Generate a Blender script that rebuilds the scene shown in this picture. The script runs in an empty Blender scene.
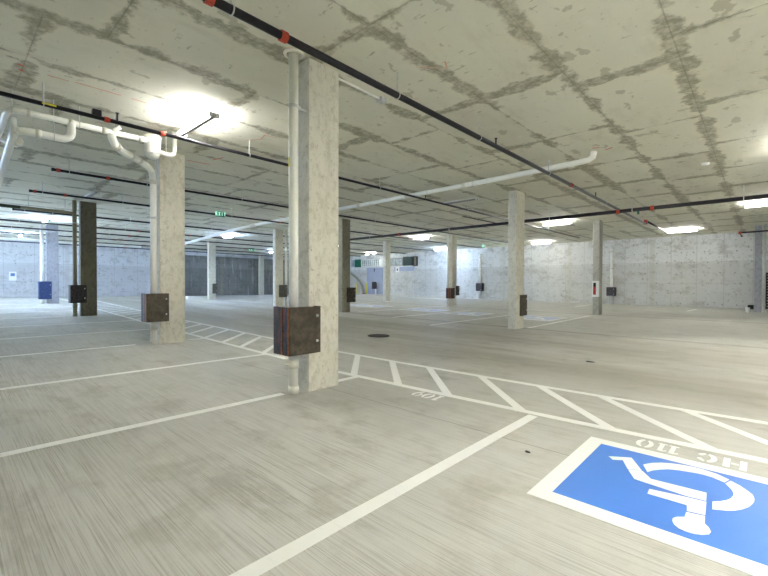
import bpy, bmesh, math, random
from mathutils import Vector, Matrix
random.seed(7)
S = bpy.context.scene
C = bpy.context.collection

# ------------------------------------------------------------------ camera, world, exposure
def make_camera():
    yaw, pitch, roll = -0.7456, -0.0136, 0.0031
    F = Vector((math.sin(yaw)*math.cos(pitch), math.cos(yaw)*math.cos(pitch), math.sin(pitch)))
    R0 = Vector((math.cos(yaw), -math.sin(yaw), 0)); U0 = R0.cross(F)
    R = R0*math.cos(roll) + U0*math.sin(roll); U = -R0*math.sin(roll) + U0*math.cos(roll)
    cd = bpy.data.cameras.new('camera'); cd.sensor_width = 36; cd.lens = 409.28/768*36
    cd.clip_start = 0.05; cd.clip_end = 200
    co = bpy.data.objects.new('camera', cd); C.objects.link(co)
    m = Matrix((R, U, -F)).transposed().to_4x4(); m.translation = Vector((0, 0, 1.372))
    co.matrix_world = m
    S.camera = co
make_camera()
w = bpy.data.worlds.new('world'); S.world = w; w.use_nodes = True
w.node_tree.nodes['Background'].inputs[0].default_value = (0.8, 0.88, 1, 1)
w.node_tree.nodes['Background'].inputs[1].default_value = 0.3
S.view_settings.view_transform = 'Standard'; S.view_settings.look = 'None'
S.view_settings.gamma = 1; S.view_settings.use_curve_mapping = False
S.view_settings.exposure = 2.8
S.cycles.use_denoising = True
S.cycles.max_bounces = 14; S.cycles.diffuse_bounces = 10
LAMP = 25.0            # tube emission strength
# added unseen cool fill light, set in the gap made in the near wall
ad = bpy.data.lights.new('cool_fill_light', 'AREA'); ad.shape = 'RECTANGLE'; ad.size = 12.6; ad.size_y = 3.0
ad.energy = 380; ad.color = (.52, .70, 1.0)
ao = bpy.data.objects.new('cool_fill_light', ad); C.objects.link(ao)
ao.location = (-28.6, -8.45, 1.8); ao.rotation_euler = (math.radians(90), 0, 0)
HC = 4.172             # ceiling height
XL, YF, XR, YN = -37.3, 29.68, 5.5, -8.5   # walls

CO = [0.002524250331957865, 8.15428424270805e-05, -0.006657074458369767, 0.00100133105404976,
      0.00024657335612692584, 0.00030598102378354353, 2.0113875371608576e-05]
def zf(x, y):          # the slab falls gently to the drains
    return CO[0]+CO[1]*x+CO[2]*y+CO[3]*x*x+CO[4]*y*y+CO[5]*x*y+CO[6]*x**3

# ------------------------------------------------------------------ node helpers
class NT:
    def __init__(s, name):
        s.m = bpy.data.materials.new(name); s.m.use_nodes = True
        s.t = s.m.node_tree; s.b = s.t.nodes['Principled BSDF']
    def n(s, typ, **kw):
        x = s.t.nodes.new(typ)
        for k, v in kw.items(): setattr(x, k, v)
        return x
    def lk(s, a, b): s.t.links.new(a, b)
    def val(s, node, idx, v):
        if isinstance(v, (int, float)): node.inputs[idx].default_value = v
        elif isinstance(v, tuple): node.inputs[idx].default_value = v if len(v) == 4 or node.inputs[idx].type == 'VECTOR' else (*v, 1)
        else: s.lk(v, node.inputs[idx])
    def math(s, op, a, b=0.0, c=None, clamp=False):
        x = s.n('ShaderNodeMath', operation=op); x.use_clamp = clamp
        s.val(x, 0, a); s.val(x, 1, b)
        if c is not None: s.val(x, 2, c)
        return x.outputs[0]
    def pos(s, sc=(1, 1, 1)):
        g = s.n('ShaderNodeNewGeometry'); mp = s.n('ShaderNodeMapping')
        mp.inputs['Scale'].default_value = sc
        s.lk(g.outputs['Position'], mp.inputs['Vector']); return mp.outputs[0]
    def noise(s, vec, scale, detail=4, rough=.6, off=0, dist=0):
        x = s.n('ShaderNodeTexNoise'); x.inputs['Scale'].default_value = scale
        x.inputs['Detail'].default_value = detail; x.inputs['Roughness'].default_value = rough
        x.inputs['Distortion'].default_value = dist
        if off:
            a = s.n('ShaderNodeVectorMath', operation='ADD'); s.lk(vec, a.inputs[0]); a.inputs[1].default_value = (off, off*1.3, off*.7)
            vec = a.outputs[0]
        s.lk(vec, x.inputs['Vector']); return x.outputs['Fac']
    def ramp(s, v, lo, hi, a=0.0, b=1.0):
        x = s.n('ShaderNodeMapRange'); x.interpolation_type = 'SMOOTHSTEP'
        s.val(x, 0, v); s.val(x, 1, lo); s.val(x, 2, hi); s.val(x, 3, a); s.val(x, 4, b)
        return x.outputs[0]
    def mix(s, f, a, b, mode='MIX'):
        x = s.n('ShaderNodeMix', data_type='RGBA', blend_type=mode)
        s.val(x, 0, f); s.val(x, 6, a); s.val(x, 7, b); return x.outputs[2]
    def base(s, c): s.val(s.b, 'Base Color', c)
    def bump(s, h, strength, dist=.01):
        x = s.n('ShaderNodeBump'); x.inputs['Strength'].default_value = strength; x.inputs['Distance'].default_value = dist
        s.lk(h, x.inputs['Height']); s.lk(x.outputs[0], s.b.inputs['Normal'])
def srgb(r, g, b):
    f = lambda c: ((c/255+.055)/1.055)**2.4 if c > 10 else c/255/12.92
    return (f(r), f(g), f(b))
def dot_grid(n, u, v, pu, pv, r):
    fu = n.math('ABSOLUTE', n.math('SUBTRACT', n.math('FRACT', n.math('DIVIDE', u, pu)), .5))
    fv = n.math('ABSOLUTE', n.math('SUBTRACT', n.math('FRACT', n.math('DIVIDE', v, pv)), .5))
    fu = n.math('MULTIPLY', fu, pu); fv = n.math('MULTIPLY', fv, pv)
    d = n.math('SQRT', n.math('ADD', n.math('POWER', fu, 2), n.math('POWER', fv, 2)))
    return n.ramp(d, r*.6, r*1.3, 1, 0)
def line_dist(n, u, period):     # metres to the nearest joint
    f = n.math('FRACT', n.math('DIVIDE', u, period))
    return n.math('MULTIPLY', n.math('MINIMUM', f, n.math('SUBTRACT', 1.0, f)), period)

def mat_floor():
    n = NT('floor_concrete'); p = n.pos()
    big = n.noise(p, .35, 5, .6); mid = n.noise(p, 1.6, 5, .65, 9)
    c = n.mix(n.ramp(big, .35, .68), srgb(192, 192, 186), srgb(208, 207, 202))
    c = n.mix(n.ramp(mid, .50, .70, 0, .5), c, srgb(160, 156, 144))
    c = n.mix(n.ramp(n.noise(n.pos((.5, 1.2, 1)), 1.4, 6, .7, 44), .54, .7, 0, .45), c, srgb(140, 135, 122))
    st = n.noise(n.pos((1.0, 95, 1)), 1.0, 6, .72, 0, .2)            # broom strokes across the bays
    st2 = n.noise(n.pos((1.2, 130, 1)), 1.0, 3, .6, 4)
    patch = n.ramp(n.noise(p, .8, 3, .5, 3), .40, .62)
    k = n.math('MULTIPLY', n.ramp(st, .49, .63, 0, .62), n.math('ADD', .35, n.math('MULTIPLY', patch, .65)))
    c = n.mix(k, c, srgb(134, 128, 114))
    c = n.mix(n.ramp(st2, .5, .66, 0, .4), c, srgb(128, 124, 112))
    c = n.mix(n.ramp(n.noise(p, 7, 5, .7, 22), .45, .8, 0, .25), c, srgb(214, 211, 200))
    # darker mottled band along the drive aisle
    sx = n.n('ShaderNodeSeparateXYZ'); n.lk(p, sx.inputs[0])
    al = n.noise(n.pos((.12, .8, 1)), 1.0, 4, .6, 15)
    aisle = n.math('MULTIPLY', n.ramp(sx.outputs[1], 5.5, 7.0), n.ramp(sx.outputs[1], 10.0, 13.0, 1, 0))
    c = n.mix(n.math('MULTIPLY', n.math('MULTIPLY', aisle, n.ramp(al, .3, .62)), .55), c, srgb(140, 133, 118))
    # saw-cut and pour joints
    wob = n.math('MULTIPLY', n.math('SUBTRACT', n.noise(p, 1.3, 3, .5, 5), .5), .05)
    jy = n.math('ABSOLUTE', n.math('SUBTRACT', n.math('ADD', sx.outputs[1], wob), 3.42))
    jx = n.math('ABSOLUTE', n.math('SUBTRACT', n.math('ADD', sx.outputs[1], wob), 12.25))
    jz = n.math('ABSOLUTE', n.math('SUBTRACT', n.math('ADD', sx.outputs[1], wob), 19.8))
    d = n.math('MINIMUM', jy, n.math('MINIMUM', jx, jz))
    c = n.mix(n.ramp(d, .003, .012, .45, 0), c, srgb(70, 66, 58))
    c = n.mix(n.ramp(n.math('MINIMUM', jx, jz), .03, .22, .45, 0), c, srgb(112, 106, 94))
    n.base(c)
    n.val(n.b, 'Roughness', n.ramp(big, .3, .7, .5, .72)); n.b.inputs['Specular IOR Level'].default_value = .35
    n.bump(n.math('ADD', n.math('MULTIPLY', st, .7), n.noise(p, 60, 3, .6)), .35, .004)
    return n.m
def mat_ceiling():
    n = NT('ceiling_concrete'); p = n.pos(); sx = n.n('ShaderNodeSeparateXYZ'); n.lk(p, sx.inputs[0])
    X, Y = sx.outputs[0], sx.outputs[1]
    xs = n.math('DIVIDE', n.math('ADD', X, .78), 1.195)
    row = n.math('FLOOR', xs); par = n.math('GREATER_THAN', n.math('FLOORED_MODULO', row, 3.0), 1.5)
    ys = n.math('SUBTRACT', n.math('SUBTRACT', Y, 5.63), n.math('MULTIPLY', par, .57))
    dx = line_dist(n, n.math('ADD', X, .78), 1.195); dy = line_dist(n, ys, 2.44)
    d = n.math('MINIMUM', dx, dy)
    warp = n.noise(p, 6.0, 5, .7, 3)
    gate = n.noise(p, .8, 3, .5, 11)
    c = n.mix(n.noise(p, .5, 4, .6), srgb(220, 218, 202), srgb(238, 237, 222))
    c = n.mix(n.ramp(n.noise(n.pos((3, 1, 1)), .9, 5, .65, 6), .5, .72, 0, .4), c, srgb(198, 194, 174))
    rv = n.n('ShaderNodeTexWhiteNoise', noise_dimensions='2D')
    cv = n.n('ShaderNodeCombineXYZ'); n.lk(row, cv.inputs[0]); n.lk(n.math('FLOOR', n.math('DIVIDE', ys, 2.44)), cv.inputs[1]); n.lk(cv.outputs[0], rv.inputs['Vector'])
    c = n.mix(n.math('MULTIPLY', rv.outputs[0], .22), c, srgb(182, 178, 158))
    # water marks that follow the form joints
    lim = n.math('MULTIPLY', n.ramp(gate, .36, .62), .16)
    e = n.math('SUBTRACT', n.math('ADD', d, n.math('MULTIPLY', n.math('SUBTRACT', warp, .5), .32)), lim)
    band = n.math('MULTIPLY', n.ramp(e, -.05, .03, .85, 0), n.ramp(n.noise(p, 9, 5, .7, 77), .3, .62, .35, 1))
    c = n.mix(band, c, srgb(146, 141, 118))
    # blotches
    bl = n.noise(n.pos((1.3, .8, 1)), 2.6, 4, .55, 31)
    c = n.mix(n.ramp(bl, .635, .66, 0, .45), c, srgb(152, 147, 124))
    bl2 = n.noise(n.pos((1, 3.2, 1)), 3.8, 5, .6, 41)
    c = n.mix(n.ramp(bl2, .64, .68, 0, .5), c, srgb(150, 143, 118))
    sp = n.noise(p, 14, 4, .6, 50)
    c = n.mix(n.ramp(sp, .66, .74, 0, .5), c, srgb(130, 124, 102))
    c = n.mix(n.ramp(n.noise(p, 3, 6, .7, 60), .55, .75, 0, .4), c, srgb(240, 238, 222))
    c = n.mix(n.ramp(d, .003, .011, .32, 0), c, srgb(104, 98, 80))
    n.base(c); n.b.inputs['Roughness'].default_value = .85
    n.bump(n.math('ADD', n.math('MULTIPLY', n.ramp(d, .0, .02), .6), n.noise(p, 20, 4, .6)), .3, .006)
    return n.m
def mat_wall(name, axis, base1, base2, dark, period=1.22):
    n = NT(name); p = n.pos(); sx = n.n('ShaderNodeSeparateXYZ'); n.lk(p, sx.inputs[0])
    u = sx.outputs[axis]; z = sx.outputs[2]
    c = n.mix(n.noise(n.pos((.7, .7, .35)), 1.0, 5, .65), base1, base2)
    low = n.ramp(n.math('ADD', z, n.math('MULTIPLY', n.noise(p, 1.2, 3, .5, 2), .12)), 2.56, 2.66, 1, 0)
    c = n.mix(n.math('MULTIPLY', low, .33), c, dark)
    sm = n.noise(n.pos((.5, .5, .9)), 2.4, 6, .72, 8)
    c = n.mix(n.ramp(sm, .5, .64, 0, .5), c, dark)
    c = n.mix(n.ramp(n.noise(p, 5.5, 6, .75, 33), .56, .66, 0, .6), c, tuple(v*.6 for v in dark))
    c = n.mix(n.ramp(n.noise(n.pos((3.2, 3.2, .35)), 1.2, 4, .6, 21), .55, .75, 0, .3), c, srgb(232, 232, 226))
    d = line_dist(n, n.math('ADD', u, .35), period)
    c = n.mix(n.ramp(d, .008, .03, .38, 0), c, dark)
    c = n.mix(n.ramp(line_dist(n, n.math('ADD', u, .1), period*4), .05, .22, .22, 0), c, srgb(170, 165, 135))
    zd = n.math('ABSOLUTE', n.math('SUBTRACT', z, 2.6))
    c = n.mix(n.ramp(zd, .01, .04, .35, 0), c, dark)
    zd = n.math('ABSOLUTE', n.math('SUBTRACT', z, 1.35))
    c = n.mix(n.ramp(zd, .01, .035, .25, 0), c, dark)
    c = n.mix(n.math('MULTIPLY', dot_grid(n, n.math('ADD', u, n.math('MULTIPLY', n.noise(p, .7, 2, .5, 90), .3)), n.math('ADD', z, .12), period/2, .6, .036), n.ramp(n.noise(p, 2.3, 2, .5, 80), .35, .6, .1, .7)), c, srgb(92, 90, 84))
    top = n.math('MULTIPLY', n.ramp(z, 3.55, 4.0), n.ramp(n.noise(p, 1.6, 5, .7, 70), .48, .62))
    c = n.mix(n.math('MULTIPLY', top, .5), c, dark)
    n.base(c); n.b.inputs['Roughness'].default_value = .8
    n.bump(n.noise(p, 12, 5, .6), .25, .01)
    return n.m
def mat_column(name, c1, c2, c3):
    n = NT(name); p = n.pos()
    c = n.mix(n.noise(n.pos((2, 2, .6)), 1.2, 5, .65), c1, c2)
    c = n.mix(n.ramp(n.noise(n.pos((6, 6, 4)), 1.5, 7, .78, 5), .47, .62, 0, .55), c, c3)
    c = n.mix(n.ramp(n.noise(n.pos((14, 14, 9)), 1.5, 5, .7, 55), .56, .66, 0, .4), c, tuple(v*.66 for v in c3))
    c = n.mix(n.ramp(n.noise(n.pos((3, 3, .3)), 1.6, 4, .6, 15), .55, .75, 0, .35), c, srgb(150, 142, 118))
    sp = n.noise(p, 26, 3, .6, 8)
    c = n.mix(n.ramp(sp, .66, .71, 0, .7), c, srgb(96, 90, 76))
    n.base(c); n.b.inputs['Roughness'].default_value = .8
    n.bump(n.math('ADD', sp, n.noise(p, 8, 5, .6)), .3, .006)
    return n.m
def mat_simple(name, col, rough=.5, metal=0.0, var=.12, scale=12, col2=None, emit=None, es=0):
    n = NT(name); p = n.pos()
    c2 = col2 or tuple(v*(1-var*2) for v in col)
    c = n.mix(n.ramp(n.noise(p, scale, 4, .6), .35, .7), col, c2)
    n.base(c); n.b.inputs['Roughness'].default_value = rough; n.b.inputs['Metallic'].default_value = metal
    if emit:
        n.b.inputs['Emission Color'].default_value = (*emit, 1); n.b.inputs['Emission Strength'].default_value = es
    return n.m
def mat_paint(name, col, wear_col, wear=.35, rough=.45):
    n = NT(name); p = n.pos()
    c = n.mix(n.noise(p, 1.5, 4, .6), col, tuple(v*.93 for v in col))
    st = n.noise(n.pos((2.0, 60, 1)), 1.0, 5, .7, 2)
    c = n.mix(n.ramp(st, .56, .8, 0, wear), c, wear_col)
    c = n.mix(n.ramp(n.noise(p, 35, 3, .6, 9), .68, .74, 0, wear), c, wear_col)
    n.base(c); n.b.inputs['Roughness'].default_value = rough
    n.bump(st, .2, .003); return n.m
def mat_rust():
    n = NT('rusty_steel'); p = n.pos()
    c = n.mix(n.ramp(n.noise(p, 9, 6, .7), .35, .7), srgb(62, 54, 44), srgb(94, 85, 72))
    c = n.mix(n.ramp(n.noise(p, 5, 5, .7, 8), .55, .7, 0, .7), c, srgb(44, 32, 20))
    c = n.mix(n.ramp(n.noise(p, 14, 5, .7, 12), .62, .76, 0, .35), c, srgb(110, 66, 30))
    n.base(c); n.b.inputs['Roughness'].default_value = .55; n.b.inputs['Metallic'].default_value = .35
    n.bump(n.noise(p, 40, 4, .7), .3, .004); return n.m
def mat_rust_side():
    n = NT('dark_rust_side'); p = n.pos()
    c = n.mix(n.ramp(n.noise(n.pos((1, 1, .4)), 14, 6, .75), .42, .62), srgb(34, 22, 10), srgb(96, 50, 16))
    n.base(c); n.b.inputs['Roughness'].default_value = .6; return n.m

M = dict(
 floor=mat_floor(), ceil=mat_ceiling(),
 wall_far=mat_wall('wall_far_concrete', 0, srgb(214, 215, 212), srgb(236, 237, 235), srgb(160, 158, 148)),
 wall_left=mat_wall('wall_left_concrete', 1, srgb(196, 199, 202), srgb(216, 219, 224), srgb(150, 150, 152), 1.6),
 wall_dark=mat_wall('wall_grey_concrete', 1, srgb(120, 122, 122), srgb(150, 152, 150), srgb(88, 90, 88), .9),
 col=mat_column('column_concrete', srgb(208, 205, 192), srgb(226, 223, 211), srgb(178, 173, 156)),
 col2=mat_column('column_brown_concrete', srgb(140, 136, 120), srgb(164, 159, 142), srgb(106, 101, 87)),
 col3=mat_column('column_backlit_concrete', srgb(98, 94, 80), srgb(120, 115, 100), srgb(72, 68, 56)),  # dark tone stands in for the shade on the backlit column
 col5=mat_column('column_mid_concrete', srgb(160, 158, 148), srgb(182, 180, 170), srgb(130, 127, 116)),
 col4=mat_column('column_cool_tint_concrete', srgb(158, 160, 168), srgb(180, 182, 190), srgb(128, 130, 138)),  # bluish grey carries the tint of cool light in the colour
 paint=mat_paint('white_paint', srgb(252, 252, 249), srgb(196, 193, 182), .4),
 blue=mat_paint('blue_paint', srgb(76, 132, 222), srgb(46, 88, 170), .55),
 sheenblue=mat_paint('sheen_blue_paint', srgb(196, 206, 232), srgb(160, 168, 188), .5),  # pale blue, the white grazing sheen is put into the colour
 pvc=mat_simple('white_pvc', srgb(250, 250, 244), .35, 0, .03, 3),
 pvcj=mat_simple('white_pvc_joint', srgb(226, 224, 212), .4, 0, .03, 3),
 tan=mat_simple('tan_pipe', srgb(150, 143, 116), .5, 0, .06, 3),
 greenpipe=mat_simple('green_pipe', srgb(52, 66, 50), .5),
 wrap=mat_simple('white_wrap', srgb(238, 238, 234), .45, 0, .04, 8),
 black=mat_simple('black_pipe', srgb(34, 32, 38), .32, .3, .2, 20),
 red=mat_simple('red_coupling', srgb(196, 66, 40), .45, 0, .15, 30),
 steel=mat_simple('galvanised_steel', srgb(214, 216, 212), .4, .15, .1, 20),
 rust=mat_rust(), rust_side=mat_rust_side(),
 orange=mat_simple('orange_rust_edge', srgb(178, 104, 40), .7, .1, .25, 40, srgb(110, 54, 16)),
 darkbox=mat_simple('black_steel', srgb(34, 32, 36), .5, .3, .2, 15, srgb(70, 66, 66)),
 bluebox=mat_simple('blue_grey_steel', srgb(62, 84, 134), .5, .3, .2, 15, srgb(44, 56, 92)),
 greybox=mat_simple('grey_steel', srgb(98, 98, 90), .5, .3, .15, 15),
 bolt=mat_simple('zinc_bolt', srgb(226, 226, 224), .3, .4, .05),
 fixture=mat_simple('fixture_housing', srgb(150, 150, 146), .5, .1, .05),
 warm=mat_simple('lamp_tube', (1, 1, 1), .4, 0, 0, 5, None, (1.0, .995, .975), LAMP),
 bright=mat_simple('bright_lamp_tube', (1, 1, 1), .4, 0, 0, 5, None, (1.0, .995, .975), LAMP*2.4),
 cool=mat_simple('cool_lamp_tube', (1, 1, 1), .4, 0, 0, 5, None, (.50, .66, 1.0), LAMP*3.4),
 pink=mat_simple('pink_spray_paint', srgb(226, 164, 146), .8, 0, .1, 8, srgb(206, 186, 160)),
 redmark=mat_simple('red_spray_paint', srgb(226, 104, 84), .8, 0, .1, 8),
 yellow=mat_simple('yellow_paint', srgb(224, 214, 62), .5, 0, .08),
 green=mat_simple('green_panel', srgb(30, 118, 88), .4, 0, .15, 3),
 dgreen=mat_simple('dark_green_panel', srgb(18, 58, 46), .4, 0, .15, 3),
 exitg=mat_simple('exit_green', srgb(10, 90, 60), .4, 0, .05, 3, None, (.02, .5, .28), .035),
 exitw=mat_simple('exit_white', srgb(240, 255, 246), .4, 0, .0, 3, None, (.6, 1, .85), .06),
 iron=mat_simple('cast_iron', srgb(62, 58, 50), .6, .4, .2, 30),
 hole=mat_simple('dark_slot', srgb(20, 19, 17), .8),
 white=mat_simple('white_enamel', srgb(236, 236, 232), .4, 0, .03),
 doorblue=mat_simple('blue_grey_door', srgb(168, 178, 200), .4, 0, .04, 2),
 redcan=mat_simple('red_extinguisher', srgb(190, 30, 30), .3, 0, .1),
 glass=mat_simple('milky_glazing', srgb(206, 214, 214), .15, 0, .12, 1.4, srgb(150, 162, 160)),
 kerb=mat_simple('kerb_concrete', srgb(206, 203, 192), .8, 0, .06, 3),
 signblue=mat_simple('sign_blue', srgb(96, 130, 190), .5),
 dark=mat_simple('dark_louvre', srgb(40, 42, 50), .6, .2, .1),
)
# ------------------------------------------------------------------ mesh builder
class MB:
    def __init__(s): s.v = []; s.f = []
    def add(s, vs, fs):
        o = len(s.v); s.v += [tuple(v) for v in vs]; s.f += [tuple(i+o for i in f) for f in fs]; return s
    def box(s, x0, x1, y0, y1, z0, z1, bev=0):
        bm = bmesh.new(); bmesh.ops.create_cube(bm, size=1)
        for v in bm.verts: v.co = Vector(((x0+x1)/2+v.co.x*(x1-x0), (y0+y1)/2+v.co.y*(y1-y0), (z0+z1)/2+v.co.z*(z1-z0)))
        if bev: bmesh.ops.bevel(bm, geom=bm.edges[:], offset=bev, segments=2, profile=.5, affect='EDGES')
        bm.verts.index_update(); s.add([v.co[:] for v in bm.verts], [[v.index for v in f.verts] for f in bm.faces]); bm.free(); return s
    def tube(s, pts, r, seg=14, cap=True):
        pts = [Vector(p) for p in pts]; rs = r if isinstance(r, (list, tuple)) else [r]*len(pts)
        t = (pts[1]-pts[0]).normalized(); a = Vector((0, 0, 1)) if abs(t.z) < .9 else Vector((1, 0, 0))
        n = t.cross(a).normalized(); vs = []
        for i, p in enumerate(pts):
            if i == 0: d = (pts[1]-pts[0])
            elif i == len(pts)-1: d = (pts[-1]-pts[-2])
            else: d = (pts[i+1]-p).normalized()+(p-pts[i-1]).normalized()
            d.normalize(); n = (n-d*n.dot(d)).normalized(); b = d.cross(n)
            for k in range(seg):
                an = 2*math.pi*k/seg; vs.append(p+(n*math.cos(an)+b*math.sin(an))*rs[i])
        fs = [(i*seg+k, i*seg+(k+1) % seg, (i+1)*seg+(k+1) % seg, (i+1)*seg+k) for i in range(len(pts)-1) for k in range(seg)]
        if cap: fs += [tuple(range(seg))[::-1], tuple((len(pts)-1)*seg+k for k in range(seg))]
        return s.add(vs, fs)
    def ring(s, c, R, r, axis='z', seg=24, ts=8):
        vs = []; fs = []
        for i in range(seg):
            a = 2*math.pi*i/seg
            for j in range(ts):
                b = 2*math.pi*j/ts; q = R+r*math.cos(b); h = r*math.sin(b)
                x, y, z = q*math.cos(a), q*math.sin(a), h
                p = {'z': (x, y, z), 'y': (x, z, y), 'x': (z, x, y)}[axis]
                vs.append((c[0]+p[0], c[1]+p[1], c[2]+p[2]))
        for i in range(seg):
            for j in range(ts): fs.append((i*ts+j, ((i+1) % seg)*ts+j, ((i+1) % seg)*ts+(j+1) % ts, i*ts+(j+1) % ts))
        return s.add(vs, fs)
    def prism(s, poly, axis, a, b):      # poly in the two other axes
        def P(u, v, t): return {'z': (u, v, t), 'y': (u, t, v), 'x': (t, u, v)}[axis]
        n = len(poly)
        vs = [P(u, v, a) for u, v in poly]+[P(u, v, b) for u, v in poly]
        fs = [tuple(range(n)), tuple(range(n, 2*n))[::-1]]+[(i, (i+1) % n, n+(i+1) % n, n+i) for i in range(n)]
        return s.add(vs, fs)
    def flat(s, poly, up=.004):          # paint film draped on the slab, world x/y
        n = len(poly); vs = [(x, y, zf(x, y)+up) for x, y in poly]
        return s.add(vs+[(x, y, z-up*.6) for x, y, z in vs], [tuple(range(n))]+[(i, (i+1) % n, n+(i+1) % n, n+i) for i in range(n)])
    def band(s, line, wd, up=.004):      # painted stripe of width wd along a polyline on the slab
        pts = []
        for a, b in zip(line, line[1:]):
            L = math.hypot(b[0]-a[0], b[1]-a[1]); k = max(1, int(L/.8))
            for i in range(k): pts.append((a[0]+(b[0]-a[0])*i/k, a[1]+(b[1]-a[1])*i/k))
        pts.append(line[-1]); l = []; r = []
        for i, p in enumerate(pts):
            a = pts[max(0, i-1)]; b = pts[min(len(pts)-1, i+1)]; L = math.hypot(b[0]-a[0], b[1]-a[1])
            nx, ny = -(b[1]-a[1])/L*wd/2, (b[0]-a[0])/L*wd/2
            l.append((p[0]+nx, p[1]+ny)); r.append((p[0]-nx, p[1]-ny))
        for i in range(len(pts)-1): s.flat([r[i], r[i+1], l[i+1], l[i]], up)
        return s
    def obj(s, name, mat, parent=None, off=(0, 0, 0), smooth=False):
        me = bpy.data.meshes.new(name)
        me.from_pydata([(x-off[0], y-off[1], z-off[2]) for x, y, z in s.v], [], s.f); me.validate()
        bm = bmesh.new(); bm.from_mesh(me); bmesh.ops.recalc_face_normals(bm, faces=bm.faces[:]); bm.to_mesh(me); bm.free()
        me.materials.append(M[mat])
        if smooth:
            for p in me.polygons: p.use_smooth = len(p.vertices) == 4
        o = bpy.data.objects.new(name, me); C.objects.link(o)
        if parent: o.parent = parent
        return o
def tag(o, label, cat, group=None, kind=None):
    if label: o['label'] = label
    if cat: o['category'] = cat
    if group: o['group'] = group
    if kind or cat: o['kind'] = kind or 'thing'
    return o
class Thing:
    def __init__(s, name, label, cat, loc, group=None):
        s.o = bpy.data.objects.new(name, None); C.objects.link(s.o); s.o.location = loc
        s.o.empty_display_size = .1; s.loc = loc; tag(s.o, label, cat, group)
    def part(s, name, mb, mat, label=None, smooth=False, parent=None):   # world coordinates in
        o = mb.obj(name, mat, parent or s.o, s.loc, smooth)
        if label: o['label'] = label
        return o
def single(name, mb, mat, label, cat, group=None, loc=None, smooth=False):
    loc = loc or (0, 0, 0)
    o = mb.obj(name, mat, None, loc, smooth); o.location = loc
    return tag(o, label, cat, group)
def struct(name, mb, mat):
    return tag(mb.obj(name, mat), None, None, None, 'structure')

# ------------------------------------------------------------------ the shell
mb = MB(); nx, ny = 88, 78
xs = [XL-.3+(XR-XL+.6)*i/nx for i in range(nx+1)]; ys = [YN-.3+(YF-YN+.6)*j/ny for j in range(ny+1)]
vs = [(x, y, zf(x, y)) for y in ys for x in xs]
fs = [(j*(nx+1)+i, j*(nx+1)+i+1, (j+1)*(nx+1)+i+1, (j+1)*(nx+1)+i) for j in range(ny) for i in range(nx)]
n0 = len(vs); vs += [(xs[0], ys[0], -.5), (xs[-1], ys[0], -.5), (xs[-1], ys[-1], -.5), (xs[0], ys[-1], -.5)]
fs.append((n0, n0+3, n0+2, n0+1))
o = mb.add(vs, fs); o = struct('floor', mb, 'floor')
for p in o.data.polygons: p.use_smooth = True
struct('ceiling', MB().box(XL-.3, XR+.3, YN-.3, YF+.3, HC, HC+.35), 'ceil')
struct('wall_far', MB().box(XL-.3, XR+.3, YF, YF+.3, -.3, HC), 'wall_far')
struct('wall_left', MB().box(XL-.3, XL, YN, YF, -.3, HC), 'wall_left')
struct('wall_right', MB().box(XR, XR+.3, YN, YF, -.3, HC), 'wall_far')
struct('wall_near', MB().box(XL, -35.2, YN-.3, YN, -.3, HC).box(-22.2, XR, YN-.3, YN, -.3, HC).box(-35.2, -22.2, YN-.3, YN, 3.4, HC), 'wall_far')  # the gap is added, out of view, to hold the cool fill light

# ------------------------------------------------------------------ columns
CW, CL = .27, .47
cols = {   # key: corner x (towards +x), corner y (towards -y), material, label
 'A': (-4.17, 3.13, 'col', 'large pale concrete column closest to the camera, rusty box on its pipe'),
 'B': (-9.43, 3.17, 'col', 'pale concrete column in the left foreground under the white fitting and curved drain pipes'),
 'K': (-17.46, 3.32, 'col3', 'concrete column coloured dark brown as if backlit, left of the curved drain pipe, black box beside it'),
 'L': (-25.92, 3.55, 'col4', 'leftmost concrete column, bluish, with a blue steel box at its pipe'),
 'C': (-5.46, 11.81, 'col', 'tall concrete column right of centre with a brown box on its right side'),
 'H': (-13.56, 11.98, 'col2', 'grey concrete column just right of the nearest column, partly hidden by it'),
 'I': (-18.88, 12.0, 'col', 'concrete column seen just left of the nearest column with a grey box'),
 'J': (-27.39, 12.27, 'col', 'slim distant column between the left foreground column and the hatched walkway end'),
 'D': (-5.28, 19.74, 'col5', 'concrete column carrying the white fire extinguisher cabinet'),
 'F': (-13.31, 20.30, 'col', 'distant column with a white pipe, boxes on both sides, left of the tall one'),
 'G': (-18.79, 20.53, 'col', 'distant column in front of the green panels and the blue-grey door'),
 'M': (-36.3, 21.3, 'col', 'most distant thin column against the left wall'),
 'E': (-.01, 26.57, 'col4', 'concrete column tinted bluish as by cool light, at the right edge of the view'),
}
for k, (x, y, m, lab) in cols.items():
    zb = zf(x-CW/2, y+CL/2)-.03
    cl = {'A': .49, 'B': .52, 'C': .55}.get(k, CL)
    single('concrete_column', MB().box(x-CW, x, y, y+cl, zb, HC, .012), m, lab, 'column', 'concrete columns', (x-CW/2, y+CL/2, zb+.03))

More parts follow.
